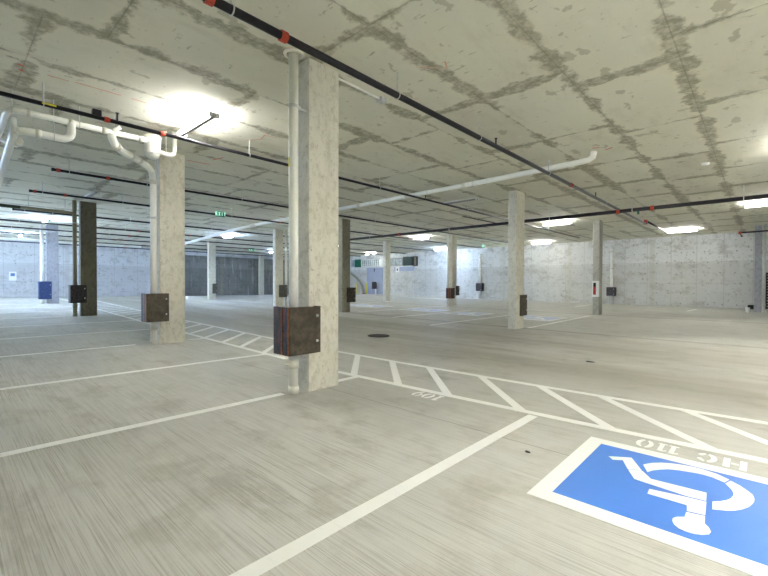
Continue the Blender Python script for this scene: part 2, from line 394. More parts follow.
# ------------------------------------------------------------------ steel guard boxes
def guard(x0, x1, y0, y1, z0, z1, label, mats=('rust', 'rust_side', 'orange'), group='steel guard boxes'):
    t = Thing('pipe_guard_box', label, 'guard box', ((x0+x1)/2, (y0+y1)/2, z0), group)
    th = .012
    t.part('front_plate', MB().box(x1-th, x1, y0, y1, z0, z1, .002), mats[0])
    hit = lambda yy: next((cx for k, (cx, cy, *_) in cols.items() if cx-CW < x0+.2 and x0 < cx and cy-.002 < yy < cy+{'A': .49, 'B': .52, 'C': .55}.get(k, CL)+.002), None)
    for ya in (y0, y1-th):
        c = hit(ya); t.part('side_plate', MB().box(x0 if c is None else c+.001, x1-th, ya, ya+th, z0, z1, .002), mats[1])
    t.part('edge_strip', MB().box(x1-th-.02, x1-th+.001, y0-.004, y0+.001, z0, z1), mats[2], 'orange rusty edge strip' if mats[2] == 'orange' else None)
    xm = x0+(x1-x0)*.53
    if hit(y0) is None: t.part('edge_strip', MB().box(xm-.01, xm+.014, y0-.006, y0+.001, z0, z1), mats[2], 'orange rusty edge strip' if mats[2] == 'orange' else None)
    if hit(y0) is None: t.part('mounting_flange', MB().box(x0-.001, x0+.012, y0+.01, y0+.06, z0, z1), mats[1])
    for f in (.26, .8):
        z = z0+(z1-z0)*f
        b = MB().tube([(x1-.002, y1-.055, z), (x1+.008, y1-.055, z)], .017, 12).tube([(x1+.008, y1-.055, z), (x1+.022, y1-.055, z)], .010, 6)
        t.part('bolt', b, 'bolt', smooth=False)
    return t
guard(-4.38, -4.045, 2.755, 3.215, .50, 1.075, 'large rusty brown steel box around the pipe of the nearest column')
guard(-9.64, -9.31, 2.87, 3.31, .53, 1.125, 'rusty brown steel box on the pipe of the left foreground column')
guard(-17.68, -17.34, 3.0, 3.46, .63, 1.25, 'black steel box on the pipe of the dark brown column', ('darkbox', 'darkbox', 'darkbox'))
guard(-26.14, -25.80, 3.24, 3.72, .50, 1.37, 'blue steel box at the leftmost column', ('bluebox', 'bluebox', 'bluebox'))
guard(-13.5, -13.18, 19.93, 20.37, .45, 1.06, 'brown steel box with pale side at left of the distant column beyond the tall one')
guard(-5.70, -5.43, 12.06, 12.53, .35, 1.0, 'brown steel box on the right side of the tall right-hand column', ('rust', 'rust', 'rust'))
guard(-13.80, -13.52, 12.24, 12.75, .48, 1.14, 'brown steel box on the right side of the grey column by the nearest column', ('rust', 'rust', 'rust'))
guard(-19.12, -18.84, 12.2, 12.7, .57, 1.22, 'grey steel box on the column left of the nearest column', ('greybox', 'greybox', 'greybox'))
guard(-27.64, -27.35, 12.5, 12.85, .58, 1.26, 'grey steel box on the slim distant left column', ('greybox', 'greybox', 'greybox'))
guard(-13.55, -13.27, 20.68, 21.02, .62, 1.18, 'black steel box on the right side of the distant column with the white pipe', ('darkbox', 'darkbox', 'darkbox'))

# ------------------------------------------------------------------ downpipes standing beside columns
def arc(c, r, a0, a1, n, plane):
    out = []
    for i in range(n+1):
        a = math.radians(a0+(a1-a0)*i/n); u, v = r*math.cos(a), r*math.sin(a)
        out.append({'xz': (c[0]+u, c[1], c[2]+v), 'yz': (c[0], c[1]+u, c[2]+v), 'xy': (c[0]+u, c[1]+v, c[2])}[plane])
    return out
def downpipe(x, y, r, ztop, label, mat='pvc', clamp=(), cy=None, flange=False, group='white downpipes'):
    zb = zf(x, y)-.005
    t = Thing('drain_pipe', label, 'pipe', (x, y, zb), group)
    t.part('pipe', MB().tube([(x, y, zb), (x, y, ztop)], r, 20), mat, smooth=True)
    for a, b in ((0, .10), (.32, .42)): t.part('base_coupling', MB().tube([(x, y, zb+a), (x, y, zb+b)], r*1.15, 20), 'pvcj' if mat == 'pvc' else mat, smooth=True)
    for z in clamp:
        m = MB().tube([(x, y, z-.018), (x, y, z+.018)], r*1.1, 20)
        if cy: m.box(x-.012, x+.012, y+r, cy, z-.008, z+.008).box(x-.03, x+.03, y+r, y+r+.03, z-.02, z+.02)
        t.part('pipe_clamp', m, 'steel')
    if flange:
        t.part('ceiling_collar', MB().ring((x, y, HC-.012), r*1.75, .022, 'z', 28).tube([(x, y, HC-.03), (x, y, HC-.001)], r*1.12, 20), 'pvcj')
    return t
t = downpipe(-4.24, 2.948, .058, HC-.002, 'white vertical drain pipe in front of the nearest column', 'pvc', (3.52, .42), 3.13, True)
t.part('clean_out_cap', MB().tube([(-4.24, 2.90, .40), (-4.27, 2.84, .40)], .035, 14), 'pvcj')
t.part('pipe_tag', MB().box(-4.26, -4.235, 2.885, 2.895, 2.78, 2.89), 'yellow', 'small yellow band')
t.part('pipe_tag', MB().box(-4.305, -4.296, 2.93, 2.965, 1.47, 1.74), 'dgreen', 'narrow dark green tag')
t.part('seal_ring', MB().tube([(-4.24, 2.948, .03), (-4.24, 2.948, .09)], .066, 20), 'iron', 'dark grey band at the pipe foot', True)
downpipe(-17.53, 3.16, .062, HC-.002, 'tan vertical drain pipe beside the dark brown column', 'tan', (3.4,), 3.32)
downpipe(-26.0, 3.38, .075, HC-.002, 'white vertical drain pipe beside the leftmost column', 'pvc', (3.3,), 3.55)
downpipe(-13.50, 20.12, .07, HC-.002, 'white vertical pipe in front of the distant column beyond the tall one', 'pvc', (3.3,), 20.30)
downpipe(-18.98, 12.72, .07, HC-.002, 'white vertical pipe behind the grey box left of the nearest column', 'pvc', (3.3,), None)
downpipe(.07, 26.42, .06, HC-.002, 'grey vertical pipe beside the column at the right edge', 'steel', (1.9, .9), 26.57)

# drain pipe of the left foreground column: drops, swings and falls to the floor
zb = zf(-9.5, 3.07)
t = Thing('drain_pipe', 'white drain pipe curving from the ceiling run down the left foreground column', 'pipe', (-9.5, 3.07, zb), 'white downpipes')
P = [(-8.05, 1.97, 3.87), (-8.10, 1.99, 3.78), (-8.24, 2.10, 3.70), (-8.50, 2.28, 3.70), (-8.82, 2.52, 3.74), (-9.06, 2.71, 3.74), (-9.28, 2.88, 3.74), (-9.43, 3.01, 3.69), (-9.49, 3.06, 3.52), (-9.5, 3.07, 3.38), (-9.5, 3.07, zb)]
def smooth_path(P, n=5):
    P = [Vector(p) for p in P]; out = []
    for i in range(len(P)-1):
        p0 = P[max(0, i-1)]; p1 = P[i]; p2 = P[i+1]; p3 = P[min(len(P)-1, i+2)]
        for k in range(n):
            u = k/n; out.append(.5*((2*p1)+(-p0+p2)*u+(2*p0-5*p1+4*p2-p3)*u*u+(-p0+3*p1-3*p2+p3)*u**3))
    out.append(P[-1]); return out
sp = smooth_path(P[:-1])+[Vector(P[-1])]
t.part('pipe', MB().tube(sp, .062, 20), 'pvc', smooth=True)
for i in (9, 18, 23, 41):
    a, b = sp[i], sp[i+1]; d = (b-a).normalized()
    t.part('coupling', MB().tube([a-d*.03, a+d*.05], .071, 20), 'pvcj', smooth=True)
for z in (2.72, .42):
    t.part('pipe_clamp', MB().tube([(-9.5, 3.07, z-.018), (-9.5, 3.07, z+.018)], .068, 20).box(-9.56, -9.30, 3.05, 3.09, z-.012, z+.012), 'steel')
for a, b in ((0, .10), (.3, .4)): t.part('base_coupling', MB().tube([(-9.5, 3.07, zb+a), (-9.5, 3.07, zb+b)], .073, 20), 'pvcj', smooth=True)

# ceiling drain runs at the upper left
def hanger(x, y, z, r=.004):
    return MB().tube([(x, y, z+.03), (x, y, HC)], r, 6).ring((x, y, z), .055, .006, 'y', 18, 6)
t = Thing('drain_pipe', 'upper white ceiling drain pipe run at the upper left, ending at the white fitting', 'pipe', (-8.05, 1.6, 3.88), 'ceiling drain pipes')
run = [(-13.2, .80, 3.80), (-8.35, .77, 3.88)]+arc((-8.35, .97, 3.88), .2, -90, -5, 5, 'xy')[1:]
run = [(-13.5, .70, 3.82), (-8.28, .68, 3.88), (-8.14, .70, 3.88), (-8.07, .77, 3.88), (-8.05, .90, 3.88), (-8.05, 2.52, 3.88)]
t.part('pipe', MB().tube(run, .045, 18), 'pvc', smooth=True)
for y in (.92, 1.42, 1.86, 2.40): t.part('coupling', MB().tube([(-8.05, y-.035, 3.88), (-8.05, y+.035, 3.88)], .053, 18), 'pvcj', smooth=True)
t.part('branch_fitting', MB().tube([(-8.05, 1.96, 3.88), (-7.98, 2.08, 3.98)], .035, 14), 'pvc', smooth=True)
for y in (.72, 1.52, 2.0): t.part('hanger', hanger(-8.05, y, 3.88, .009), 'steel')
t = Thing('drain_pipe', 'lower white ceiling drain pipe run at the upper left, bending down at the frame edge', 'pipe', (-8.05, 1.1, 3.6), 'ceiling drain pipes')
run = [(-13.5, .88, 3.40), (-8.42, .76, 3.58), (-8.2, .77, 3.60), (-8.08, .84, 3.60), (-8.05, .97, 3.60), (-8.05, 1.27, 3.60), (-8.05, 1.36, 3.62), (-8.05, 1.42, 3.70), (-8.05, 1.42, 3.88)]
t.part('pipe', MB().tube(smooth_path(run[:1]+run[1:], 3), .056, 18), 'pvc', smooth=True)
t.part('coupling', MB().tube([(-8.05, .98, 3.6), (-8.05, 1.05, 3.6)], .065, 18), 'pvcj', smooth=True)
t.part('coupling', MB().tube([(-8.6, .845, 3.574), (-8.7, .847, 3.57)], .065, 18), 'pvcj', smooth=True)
t.part('vent_stub', MB().tube([(-8.3, .765, 3.6), (-8.3, .765, 3.84)], .036, 16), 'pvc', smooth=True)
t.part('branch_fitting', MB().tube([(-8.9, .85, 3.57), (-9.3, .70, 3.72)], .03, 14), 'pvc', smooth=True)
for y in (1.2,): t.part('hanger', hanger(-8.05, y, 3.60, .008), 'steel')

# wrapped fitting on top of the left foreground column
t = Thing('drain_fitting', 'white wrapped bucket-like drain fitting at the ceiling above the left foreground column', 'pipe fitting', (-8.10, 2.61, 3.62))
m = MB().tube([(-8.10, 2.61, 4.0), (-8.10, 2.61, 3.96), (-8.10, 2.61, 3.72), (-8.10, 2.61, 3.62), (-8.10, 2.61, 3.585)], [.12, .14, .128, .10, .045], 26)
t.part('bucket', m, 'wrap', smooth=True)
t.part('rim', MB().ring((-8.10, 2.61, 3.97), .139, .014), 'pvcj', smooth=True)
t.part('strap', MB().ring((-8.10, 2.61, 3.68), .119, .009), 'steel')
t.part('outlet_pipe', MB().tube(smooth_path([(-8.10, 2.72, 3.74), (-8.12, 2.86, 3.72), (-8.13, 2.95, 3.74), (-8.14, 2.99, 3.80), (-8.14, 3.0, 3.92), (-8.14, 3.0, HC)], 4), .04, 16), 'pvc', smooth=True)
t.part('hanger', MB().tube([(-8.1, 2.84, 3.74), (-8.1, 2.84, HC)], .009, 8), 'steel')

# long white ceiling drain
t = Thing('drain_pipe', 'long white drain pipe hung across the ceiling right of the nearest column', 'pipe', (-7, 9.5, 3.97), 'ceiling drain pipes')
run = [(-16.6, 9.62, 3.95), (-11.2, 9.60, 3.96), (-5.62, 9.55, 3.985), (-2.95, 9.45, 4.0), (-2.76, 9.45, 4.01), (-2.68, 9.45, 4.06), (-2.66, 9.45, HC)]
t.part('pipe', MB().tube(run, .062, 20), 'pvc', smooth=True)
for x in (-12.2, -10.0, -7.9, -5.9, -4.1, -3.15):
    z = 3.99+(x+4)*.004
    t.part('coupling', MB().tube([(x-.05, 9.55, z-.003), (x+.05, 9.55, z)], .070, 18), 'pvcj', smooth=True)
for x in (-9.4, -7.1, -5.62, -3.6):
    z = 3.985+(x+5.6)*.004
    t.part('hanger', MB().tube([(x, 9.55, z), (x, 9.55, HC)], .010, 8).ring((x, 9.55, z), .068, .007, 'x', 18, 6), 'steel')
t = Thing('drain_pipe', 'bluish-white drain pipe sloping along the ceiling left of the nearest column', 'pipe', (-24, 9.5, 3.8), 'ceiling drain pipes')
t.part('pipe', MB().tube([(-29.5, 9.6, 3.42), (-25.2, 9.58, 3.54), (-19.1, 9.58, 3.86), (-16.7, 9.6, 3.95)], .075, 18), 'pvc', smooth=True)
for x, z in ((-27, 3.49), (-22, 3.72), (-19.1, 3.88)):
    t.part('hanger', MB().tube([(x, 9.58, z), (x, 9.58, HC)], .011, 8), 'steel')
t = Thing('drain_pipe', 'tan and green drain pipe under the ceiling left of the dark brown column', 'pipe', (-17.55, 2, 3.74), 'ceiling drain pipes')
t.part('pipe', MB().tube([(-17.53, 1.75, 3.75), (-17.53, 3.16, 3.735)], .052, 16), 'tan', smooth=True)
t.part('end_pipe', MB().tube([(-17.53, .4, 3.76), (-17.53, 1.75, 3.75)], .055, 16), 'greenpipe', 'dark green end length', True)
for y in (1.95, 2.9): t.part('hanger', MB().tube([(-17.53, y, 3.75), (-17.53, y, HC)], .011, 8), 'steel')
for X, z, y0, lab in ((-30.2, 3.72, -2, 'white pipe under the ceiling at the far left beyond the leftmost column'), ):
    t = Thing('drain_pipe', lab, 'pipe', (X, 4, z), 'ceiling drain pipes')
    t.part('pipe', MB().tube([(X, y0, z), (X, 9.0, z-.05)], .07, 14), 'pvc', smooth=True)
    for y in (1, 5, 8): t.part('hanger', MB().tube([(X, y, z), (X, y, HC)], .01, 8), 'steel')

# ------------------------------------------------------------------ sprinkler pipes
def sprinkler(x, y0, y1, z, r, label, couple=(), hang=(), heads=(), tail=None, endcap=False):
    t = Thing('sprinkler_pipe', label, 'sprinkler pipe', (x, (y0+y1)/2, z), 'black sprinkler branch pipes')
    run = [(x, y0, z), (x, y1, z)]
    if tail: run += [(x, y1, z+tail), (x, y1+5.2, z+tail)]
    t.part('pipe', MB().tube(run[:2], r, 14), 'black', smooth=True)
    if tail:
        t.part('offset_pipe', MB().tube([(x, y1, z), (x, y1, z+tail)], r, 12).tube([(x, y1, z+tail), (x, y1+5.2, z+tail)], r, 12), 'black', smooth=True)
        for zz in (z+.02, z+tail-.02): t.part('coupling', MB().box(x-r*1.5, x+r*1.5, y1-r*1.6, y1+r*1.6, zz-r*1.4, zz+r*1.4, .01), 'red', 'red-orange coupling')
    for y in couple:
        t.part('coupling', MB().tube([(x, y-.035, z), (x, y+.035, z)], r*1.35, 14).box(x-r*1.7, x+r*1.7, y-.02, y+.02, z-.012, z+.012), 'red', 'red-orange coupling')
    if endcap: t.part('end_cap', MB().tube([(x, y0-.04, z), (x, y0+.02, z)], r*1.25, 14), 'black')
    for y in hang:
        t.part('hanger', MB().tube([(x, y, z+r), (x, y, HC)], .011, 8).ring((x, y, z), r*1.18, .007, 'y', 18, 6), 'steel')
    for y in heads:
        h = t.part('sprinkler_head', MB().tube([(x, y, z), (x, y, z+.14)], .014, 8).tube([(x, y, z+.14), (x, y, z+.147)], .028, 12), 'black')
    return t
sprinkler(-3.60, -4.0, 20.0, 3.865, .041, 'thick black sprinkler pipe crossing the ceiling past the nearest column', (1.62, 2.38, 10.9), (1.83, 4.15, 6.3, 9.4, 14.0), (6.9, 13.0), .12)
t = sprinkler(-7.46, -3.0, 24.0, 3.87, .031, 'thin black sprinkler pipe passing above the left foreground column', (1.76, 2.56, 15.5), (1.0, 4.15, 7.9, 12.3, 19.5), (1.9, 9.9))
t.part('pipe_label', MB().box(-7.432, -7.425, .98, 1.14, 3.86, 3.885), 'yellow', 'yellow tape around the pipe')
t.part('valve', MB().box(-7.56, -7.47, 1.58, 1.70, 3.9, 4.0, .01).tube([(-7.5, 1.64, 3.87), (-7.5, 1.64, 3.95)], .02, 10), 'black')
sprinkler(-11.6, 1.72, 26.5, 3.86, .031, 'black sprinkler pipe starting between the two left columns with a red end', (1.80, 2.75, 7.9), (2.0, 3.6, 6.2, 9.2, 12), (), None, True)
sprinkler(-14.8, 1.7, 26.5, 3.86, .031, 'black sprinkler pipe just above the top of the dark brown column', (1.78, 2.45, 9.6), (1.95, 3.9, 7.5, 11), (), None, True)
sprinkler(-19.8, 1.8, 27.5, 3.96, .033, 'black sprinkler pipe crossing behind the dark brown column', (9.8,), (2.1, 2.9, 5.5, 9), (), None, True)
for x, y0, lab in ((-22.4, .5, 'black sprinkler pipe, first beyond the dark brown column'), (-25.1, -2, 'black sprinkler pipe above the leftmost column'),
                   (-28.0, -1, 'black sprinkler pipe, first beyond the leftmost column'), (-31.2, -1, 'black sprinkler pipe near the left wall with red couplings'),
                   (-34.2, 1, 'black sprinkler pipe closest to the left wall')):
    sprinkler(x, y0, 27, 3.84, .035, lab, (5.0+(x % 3), 7.4+(x % 2)), (2.2, 6, 10, 15), ())
t = Thing('sprinkler_main_pipe', 'thick black sprinkler main crossing the ceiling behind the tall right-hand column', 'sprinkler pipe', (-7, 15.55, 3.82))
t.part('pipe', MB().tube([(-22, 15.75, 3.78), (3.5, 15.5, 3.80)], .062, 18), 'black', smooth=True)
my = lambda x: 15.75-.25*(x+22)/25.5
for x in (-13.4, -7.46, -3.6, -2.62): t.part('coupling', MB().tube([(x-.05, my(x), 3.78+.02*(x+22)/25.5), (x+.05, my(x), 3.78+.02*(x+22)/25.5)], .082, 16), 'red', 'red-orange coupling')
for x in (-15.5, -10.4, -5.9, -3.18, -.41, 2.0): t.part('hanger', MB().tube([(x, my(x), 3.8), (x, my(x), HC)], .014, 8).ring((x, my(x), 3.793), .068, .012, 'x', 18, 6), 'steel')
t.part('valve', MB().tube([(-3.02, 15.6, 3.74), (-3.02, 15.6, 3.64)], .035, 12), 'green', 'small teal valve')
t.part('brace', MB().tube([(-8.0, 15.6, 3.8), (-9.3, 14.9, HC)], .018, 8), 'black')
t = Thing('sprinkler_pipe', 'short black sprinkler pipe with a red elbow beside the column at the right edge', 'sprinkler pipe', (-.3, 25.4, 3.75), 'black sprinkler branch pipes')
t.part('pipe', MB().tube([(-.75, 25.3, 3.74), (2.0, 25.3, 3.78)], .038, 12), 'black', smooth=True)
t.part('coupling', MB().box(-.84, -.72, 25.24, 25.36, 3.68, 3.80, .015), 'red', 'red elbow')
t.part('sprinkler_head', MB().tube([(-.78, 25.3, 3.70), (-.72, 25.26, 3.58)], .02, 8).tube([(-.72, 25.26, 3.58), (-.71, 25.25, 3.56)], .045, 12), 'black')
for x in (.9,): t.part('hanger', MB().tube([(x, 25.3, 3.76), (x, 25.3, HC)], .012, 8), 'steel')
# conduit and junction box behind the nearest column
t = Thing('electrical_conduit', 'thin pale conduit on the ceiling running from the nearest column to a grey box', 'conduit', (-4.27, 4.2, 4.14))
t.part('conduit', MB().tube([(-4.27, 3.62, 4.145), (-4.27, 4.52, 4.145)], .013, 12), 'pvc', smooth=True)
t.part('junction_box', MB().box(-4.33, -4.21, 4.5, 4.62, 4.10, 4.17, .008).tube([(-4.27, 4.56, 4.10), (-4.27, 4.56, 4.085)], .045, 14), 'steel')

# ------------------------------------------------------------------ strip lights
def strip_light(x, y, cool, label, half=.66):
    t = Thing('strip_light', label, 'light', (x, y, HC), 'ceiling strip lights')
    t.part('housing', MB().box(x-half, x+half, y-.03, y+.03, 3.975, 4.025, .006), 'fixture')
    for s in (-1, 1):
        t.part('lamp_tube', MB().tube([(x-half+.06, y+s*.055, 4.03), (x+half-.06, y+s*.055, 4.03)], .016, 10), ('warm', 'cool', 'white', 'bright')[cool], smooth=True)
        t.part('lamp_holder', MB().box(x+s*(half-.03)-.02, x+s*(half-.03)+.02, y-.08, y+.08, 3.975, 4.05, .004), 'steel')
        t.part('hanger', MB().tube([(x+s*(half-.15), y, 4.02), (x+s*(half-.15), y, HC)], .008, 6), 'steel')
lights = [
 (-7.03, 2.95, 0, 'strip light between the left foreground column and the nearest column'),
 (-7.25, 11.45, 2, 'unlit strip light left of the tall right-hand column'),
 (-6.85, 19.0, 0, 'strip light just right of the tall right-hand column top'),
 (-15.2, 19.75, 0, 'strip light left of the column with the distant white pipe'),
 (-10.9, 27.4, 0, 'strip light by the far wall right of the tall column'),
 (-3.05, 25.8, 0, 'strip light by the far wall near the right edge'),
 (.15, 18.95, 0, 'strip light cut by the right edge of the view'),
 (-15.1, 3.13, 2, 'unlit strip light above the top of the dark brown column'),
 (-23.2, 11.6, 1, 'strip light beside the slim distant left column'),
 (-23.3, 3.2, 1, 'strip light between the dark brown and leftmost columns'),
 (-31.4, 3.2, 1, 'strip light near the left wall beyond the leftmost column'),
 (-31.4, 11.6, 1, 'strip light near the left wall beyond the slim distant column'),
 (-23.2, 19.8, 0, 'strip light in front of the green panels'),
 (-31.4, 19.8, 1, 'strip light in the far left corner area'),
 (-19.0, 27.4, 1, 'strip light by the far wall behind the wall pipe with the box'),
 (-27.0, 27.4, 0, 'strip light by the far wall over the bollards'),
 (-15.1, 11.5, 0, 'strip light above the aisle behind the nearest column'),
 (1.2, 2.95, 3, 'strip light right of the camera over the nearest bays'),
 (1.0, 11.45, 3, 'strip light right of the view over the drive aisle'),
 (3.7, 2.2, 3, 'added fill strip light near the right wall beside the nearest bays'),  # added out of view to brighten the near bays
 (3.9, 7.2, 3, 'added fill strip light near the right wall over the hatched walkway'),  # extra lamp out of view, added as fill from the right
 (-23.3, -4.5, 1, 'strip light outside the view at the left, level with the leftmost column'),
 (-31.4, -4.5, 1, 'strip light outside the view in the left corner'),
]
for a in lights: strip_light(*a)

# ------------------------------------------------------------------ exit signs
def strokes(mb_fn, txt, h):
    """block letters as stroke boxes: mb_fn(u0,u1,v0,v1)"""
    G = {'E': [(0, .2, 0, 1), (0, .6, 0, .18), (0, .5, .41, .59), (0, .6, .82, 1)], 'X': None, 'I': [(.2, .4, 0, 1)], 'T': [(0, .6, .82, 1), (.2, .4, 0, 1)]}
    u = 0
    for ch in txt:
        if ch == 'X': mb_fn('X', u, h)
        else:
            for a, b, c, d in G[ch]: mb_fn('B', u+a*h, u+b*h, c*h, d*h)
        u += .75*h
def exit_sign(x, y, z, label, sc=1.0):
    t = Thing('exit_sign', label, 'exit sign', (x, y, z), 'hanging exit signs')
    w, h = .19*sc, .11*sc
    t.part('housing', MB().box(x-.03, x+.03, y-w, y+w, z-h, z+h, .008), 'exitg')
    m = MB(); L = .15*sc; y0 = y-1.45*L; X = x+.031
    def fn(k, *a):
        if k == 'B': m.box(X, X+.006, y0+a[0], y0+a[1], z-L/2+a[2], z-L/2+a[3])
        else:
            u, hh = a
            for q in ([(0, 0), (.2, 0), (.6, 1), (.4, 1)], [(.4, 0), (.6, 0), (.2, 1), (0, 1)]):
                m.prism([(y0+u+p*hh, z-L/2+r*hh) for p, r in q], 'x', X, X+.006)
    strokes(fn, 'EXIT', L)
    t.part('lettering', m, 'exitw', 'white letters EXIT')
    t.part('hanger', MB().tube([(x, y, z+h), (x, y, HC)], .012, 8), 'steel')
exit_sign(-14.5, 6.92, 3.84, 'green exit sign under the ceiling right of the left foreground column', .9)
exit_sign(-28.2, 15.9, 3.80, 'green exit sign far away between the two distant left columns', 1.1)
exit_sign(-13.6, 24.4, 3.80, 'teal exit sign far away left of the tall right-hand column', 1.1)

# ------------------------------------------------------------------ ceiling spray marks, small sensors
def cmark(pts, wd, mat, label):
    c = pts[0][0]
    t = Thing('spray_mark', label, 'paint mark', (c[0], c[1], HC), 'spray marks on the ceiling')
    for a, b in pts:
        m = MB(); L = math.hypot(b[0]-a[0], b[1]-a[1]); nx_, ny_ = -(b[1]-a[1])/L*wd/2, (b[0]-a[0])/L*wd/2
        m.prism([(a[0]+nx_, a[1]+ny_), (b[0]+nx_, b[1]+ny_), (b[0]-nx_, b[1]-ny_), (a[0]-nx_, a[1]-ny_)], 'z', HC-.0025, HC+.002)
        t.part('stroke', m, mat)
cmark([((-7.15, 1.0), (-7.15, 1.24)), ((-7.12, 1.30), (-7.11, 1.86)), ((-7.11, 2.0), (-7.12, 2.2))], .025, 'pink', 'long pink spray line on the ceiling at the upper left')
cmark([((-7.07, .70), (-7.09, .75)), ((-7.24, .72), (-7.26, .77))], .03, 'redmark', 'pair of small red spray dashes on the ceiling at the upper left')
cmark([((-7.55, 4.12), (-7.25, 4.28)), ((-7.25, 4.28), (-6.97, 4.2)), ((-7.0, 4.2), (-6.96, 4.44))], .022, 'pink', 'pink spray arrow on the ceiling left of the nearest column')
cmark([((-9.75, 3.86), (-9.7, 4.38)), ((-9.3, 4.25), (-8.95, 4.34))], .03, 'redmark', 'red spray mark on the ceiling right of the left foreground column')
cmark([((-3.3, 4.25), (-3.05, 4.5)), ((-3.05, 4.5), (-2.98, 4.35))], .02, 'pink', 'small pink spray tick on the ceiling near the centre')
cmark([((-2.62, 9.2), (-2.5, 9.25)), ((-2.45, 9.5), (-2.3, 9.42))], .03, 'redmark', 'red spray dashes where the long white drain pipe enters the ceiling')
for x, y, lab in ((-1.0, 12.1, 'small white round sensor on the ceiling at the right'), (-9.6, 6.6, 'small white round sensor on the ceiling left of the nearest column'),):
    single('ceiling_sensor', MB().tube([(x, y, HC), (x, y, HC-.02), (x, y, HC-.05)], [.08, .078, .045], 18), 'white', lab, 'sensor', 'ceiling sensors', (x, y, HC), True)

# ------------------------------------------------------------------ floor paint
lane_up = [(-36, 6.6), (-27.9, 6.05), (-19.1, 5.64), (-14.1, 5.5), (-8.54, 5.377), (-6.15, 5.33), (-4.6, 5.385), (-1.545, 5.515), (-.76, 5.55), (.06, 5.6), (4.5, 5.9)]
lane_lo = [(-36, 5.2), (-20.5, 4.5), (-14.66, 4.33), (-11, 4.265), (-6.94, 4.175), (-4.77, 4.135), (-2.4, 4.25), (-1.3, 4.305), (-.595, 4.35), (.05, 4.385), (4.5, 4.66)]
def lerp(line, x):
    for a, b in zip(line, line[1:]):
        if a[0] <= x <= b[0]: return a[1]+(b[1]-a[1])*(x-a[0])/(b[0]-a[0])
    return line[-1][1]
t = Thing('hatched_walkway', 'long white hatched walkway painted across the floor behind the nearest bays', 'floor marking', (-7, 4.9, zf(-7, 4.9)))
t.part('border_line', MB().band(lane_up, .105), 'paint'); t.part('border_line', MB().band(lane_lo, .105), 'paint')
low = [2.35, 1.45, .55, -.28, -1.03, -1.9, -2.82, -3.6, -4.44, -5.3, -6.15, -7.0, -7.93, -8.78, -9.72, -10.65, -11.55, -12.45, -13.4, -14.3, -15.2, -16.1, -17.0, -17.9, -18.8, -19.7, -20.6, -21.6, -22.6, -23.6]
for x in low:
    dx = -1.17
    a = (x, lerp(lane_lo, x)); b = (x+dx, lerp(lane_up, x+dx))
    t.part('hatch_bar', MB().band([a, b], .105), 'paint')
bays = [
 ([(-1.77, -1.3), (-1.745, 4.2)], 'wide white bay line running from the bottom edge of the view to the walkway'),
 ([(-4.35, -1.3), (-4.31, 2.84)], 'white bay line ending at the foot of the nearest column'),
 ([(-4.34, 3.72), (-4.34, 4.13)], 'short white bay line stub behind the nearest column'),
 ([(-6.9, -1.3), (-6.86, 4.15)], 'white bay line, first left of the nearest column'),
 ([(-9.57, -1.3), (-9.62, 2.75)], 'white bay line ending at the foot of the left foreground column'),
 ([(-9.62, 3.85), (-9.62, 4.2)], 'short white bay line stub behind the left foreground column'),
 ([(-12.18, -1.3), (-12.22, 4.2)], 'white bay line, first beyond the left foreground column'),
 ([(-14.85, -1.3), (-14.9, 4.25)], 'white bay line between the left foreground and dark brown columns'),
 ([(-17.48, -1.3), (-17.6, 2.9)], 'white bay line ending at the foot of the dark brown column'),
 ([(-20.1, -1.3), (-20.2, 4.4)], 'white bay line, first beyond the dark brown column'),
 ([(-22.8, -1.3), (-22.9, 4.5)], 'white bay line, second beyond the dark brown column'),
 ([(-25.5, -1.3), (-25.6, 3.1)], 'white bay line ending at the leftmost column'),
 ([(-5.35, 12.4), (-5.44, 19.0)], 'white bay line joining the tall right-hand column and the extinguisher column'),
 ([(-7.93, 10.8), (-8.0, 17.0)], 'white bay line left of the tall right-hand column across the aisle'),
 ([(-10.6, 12.0), (-10.7, 18.0)], 'white bay line across the aisle, second left of the tall column'),
 ([(-13.4, 12.8), (-13.4, 19.8)], 'white bay line behind the grey column by the nearest column'),
 ([(-17.75, 13.0), (-17.8, 18.0)], 'white bay line across the aisle right of the column with the grey box'),
 ([(-2.75, 25.2), (-2.55, 27.2)], 'short white dash of paint by the far wall at the right'),
 ([(-8.0, 25.0), (-8.0, 28.6)], 'faint white bay line near the far wall pipe'),
]
for ln, lab in bays:
    single('painted_line', MB().band(ln, .10), 'paint', lab, 'floor marking', 'white bay lines', (ln[0][0], ln[0][1], zf(*ln[0])))

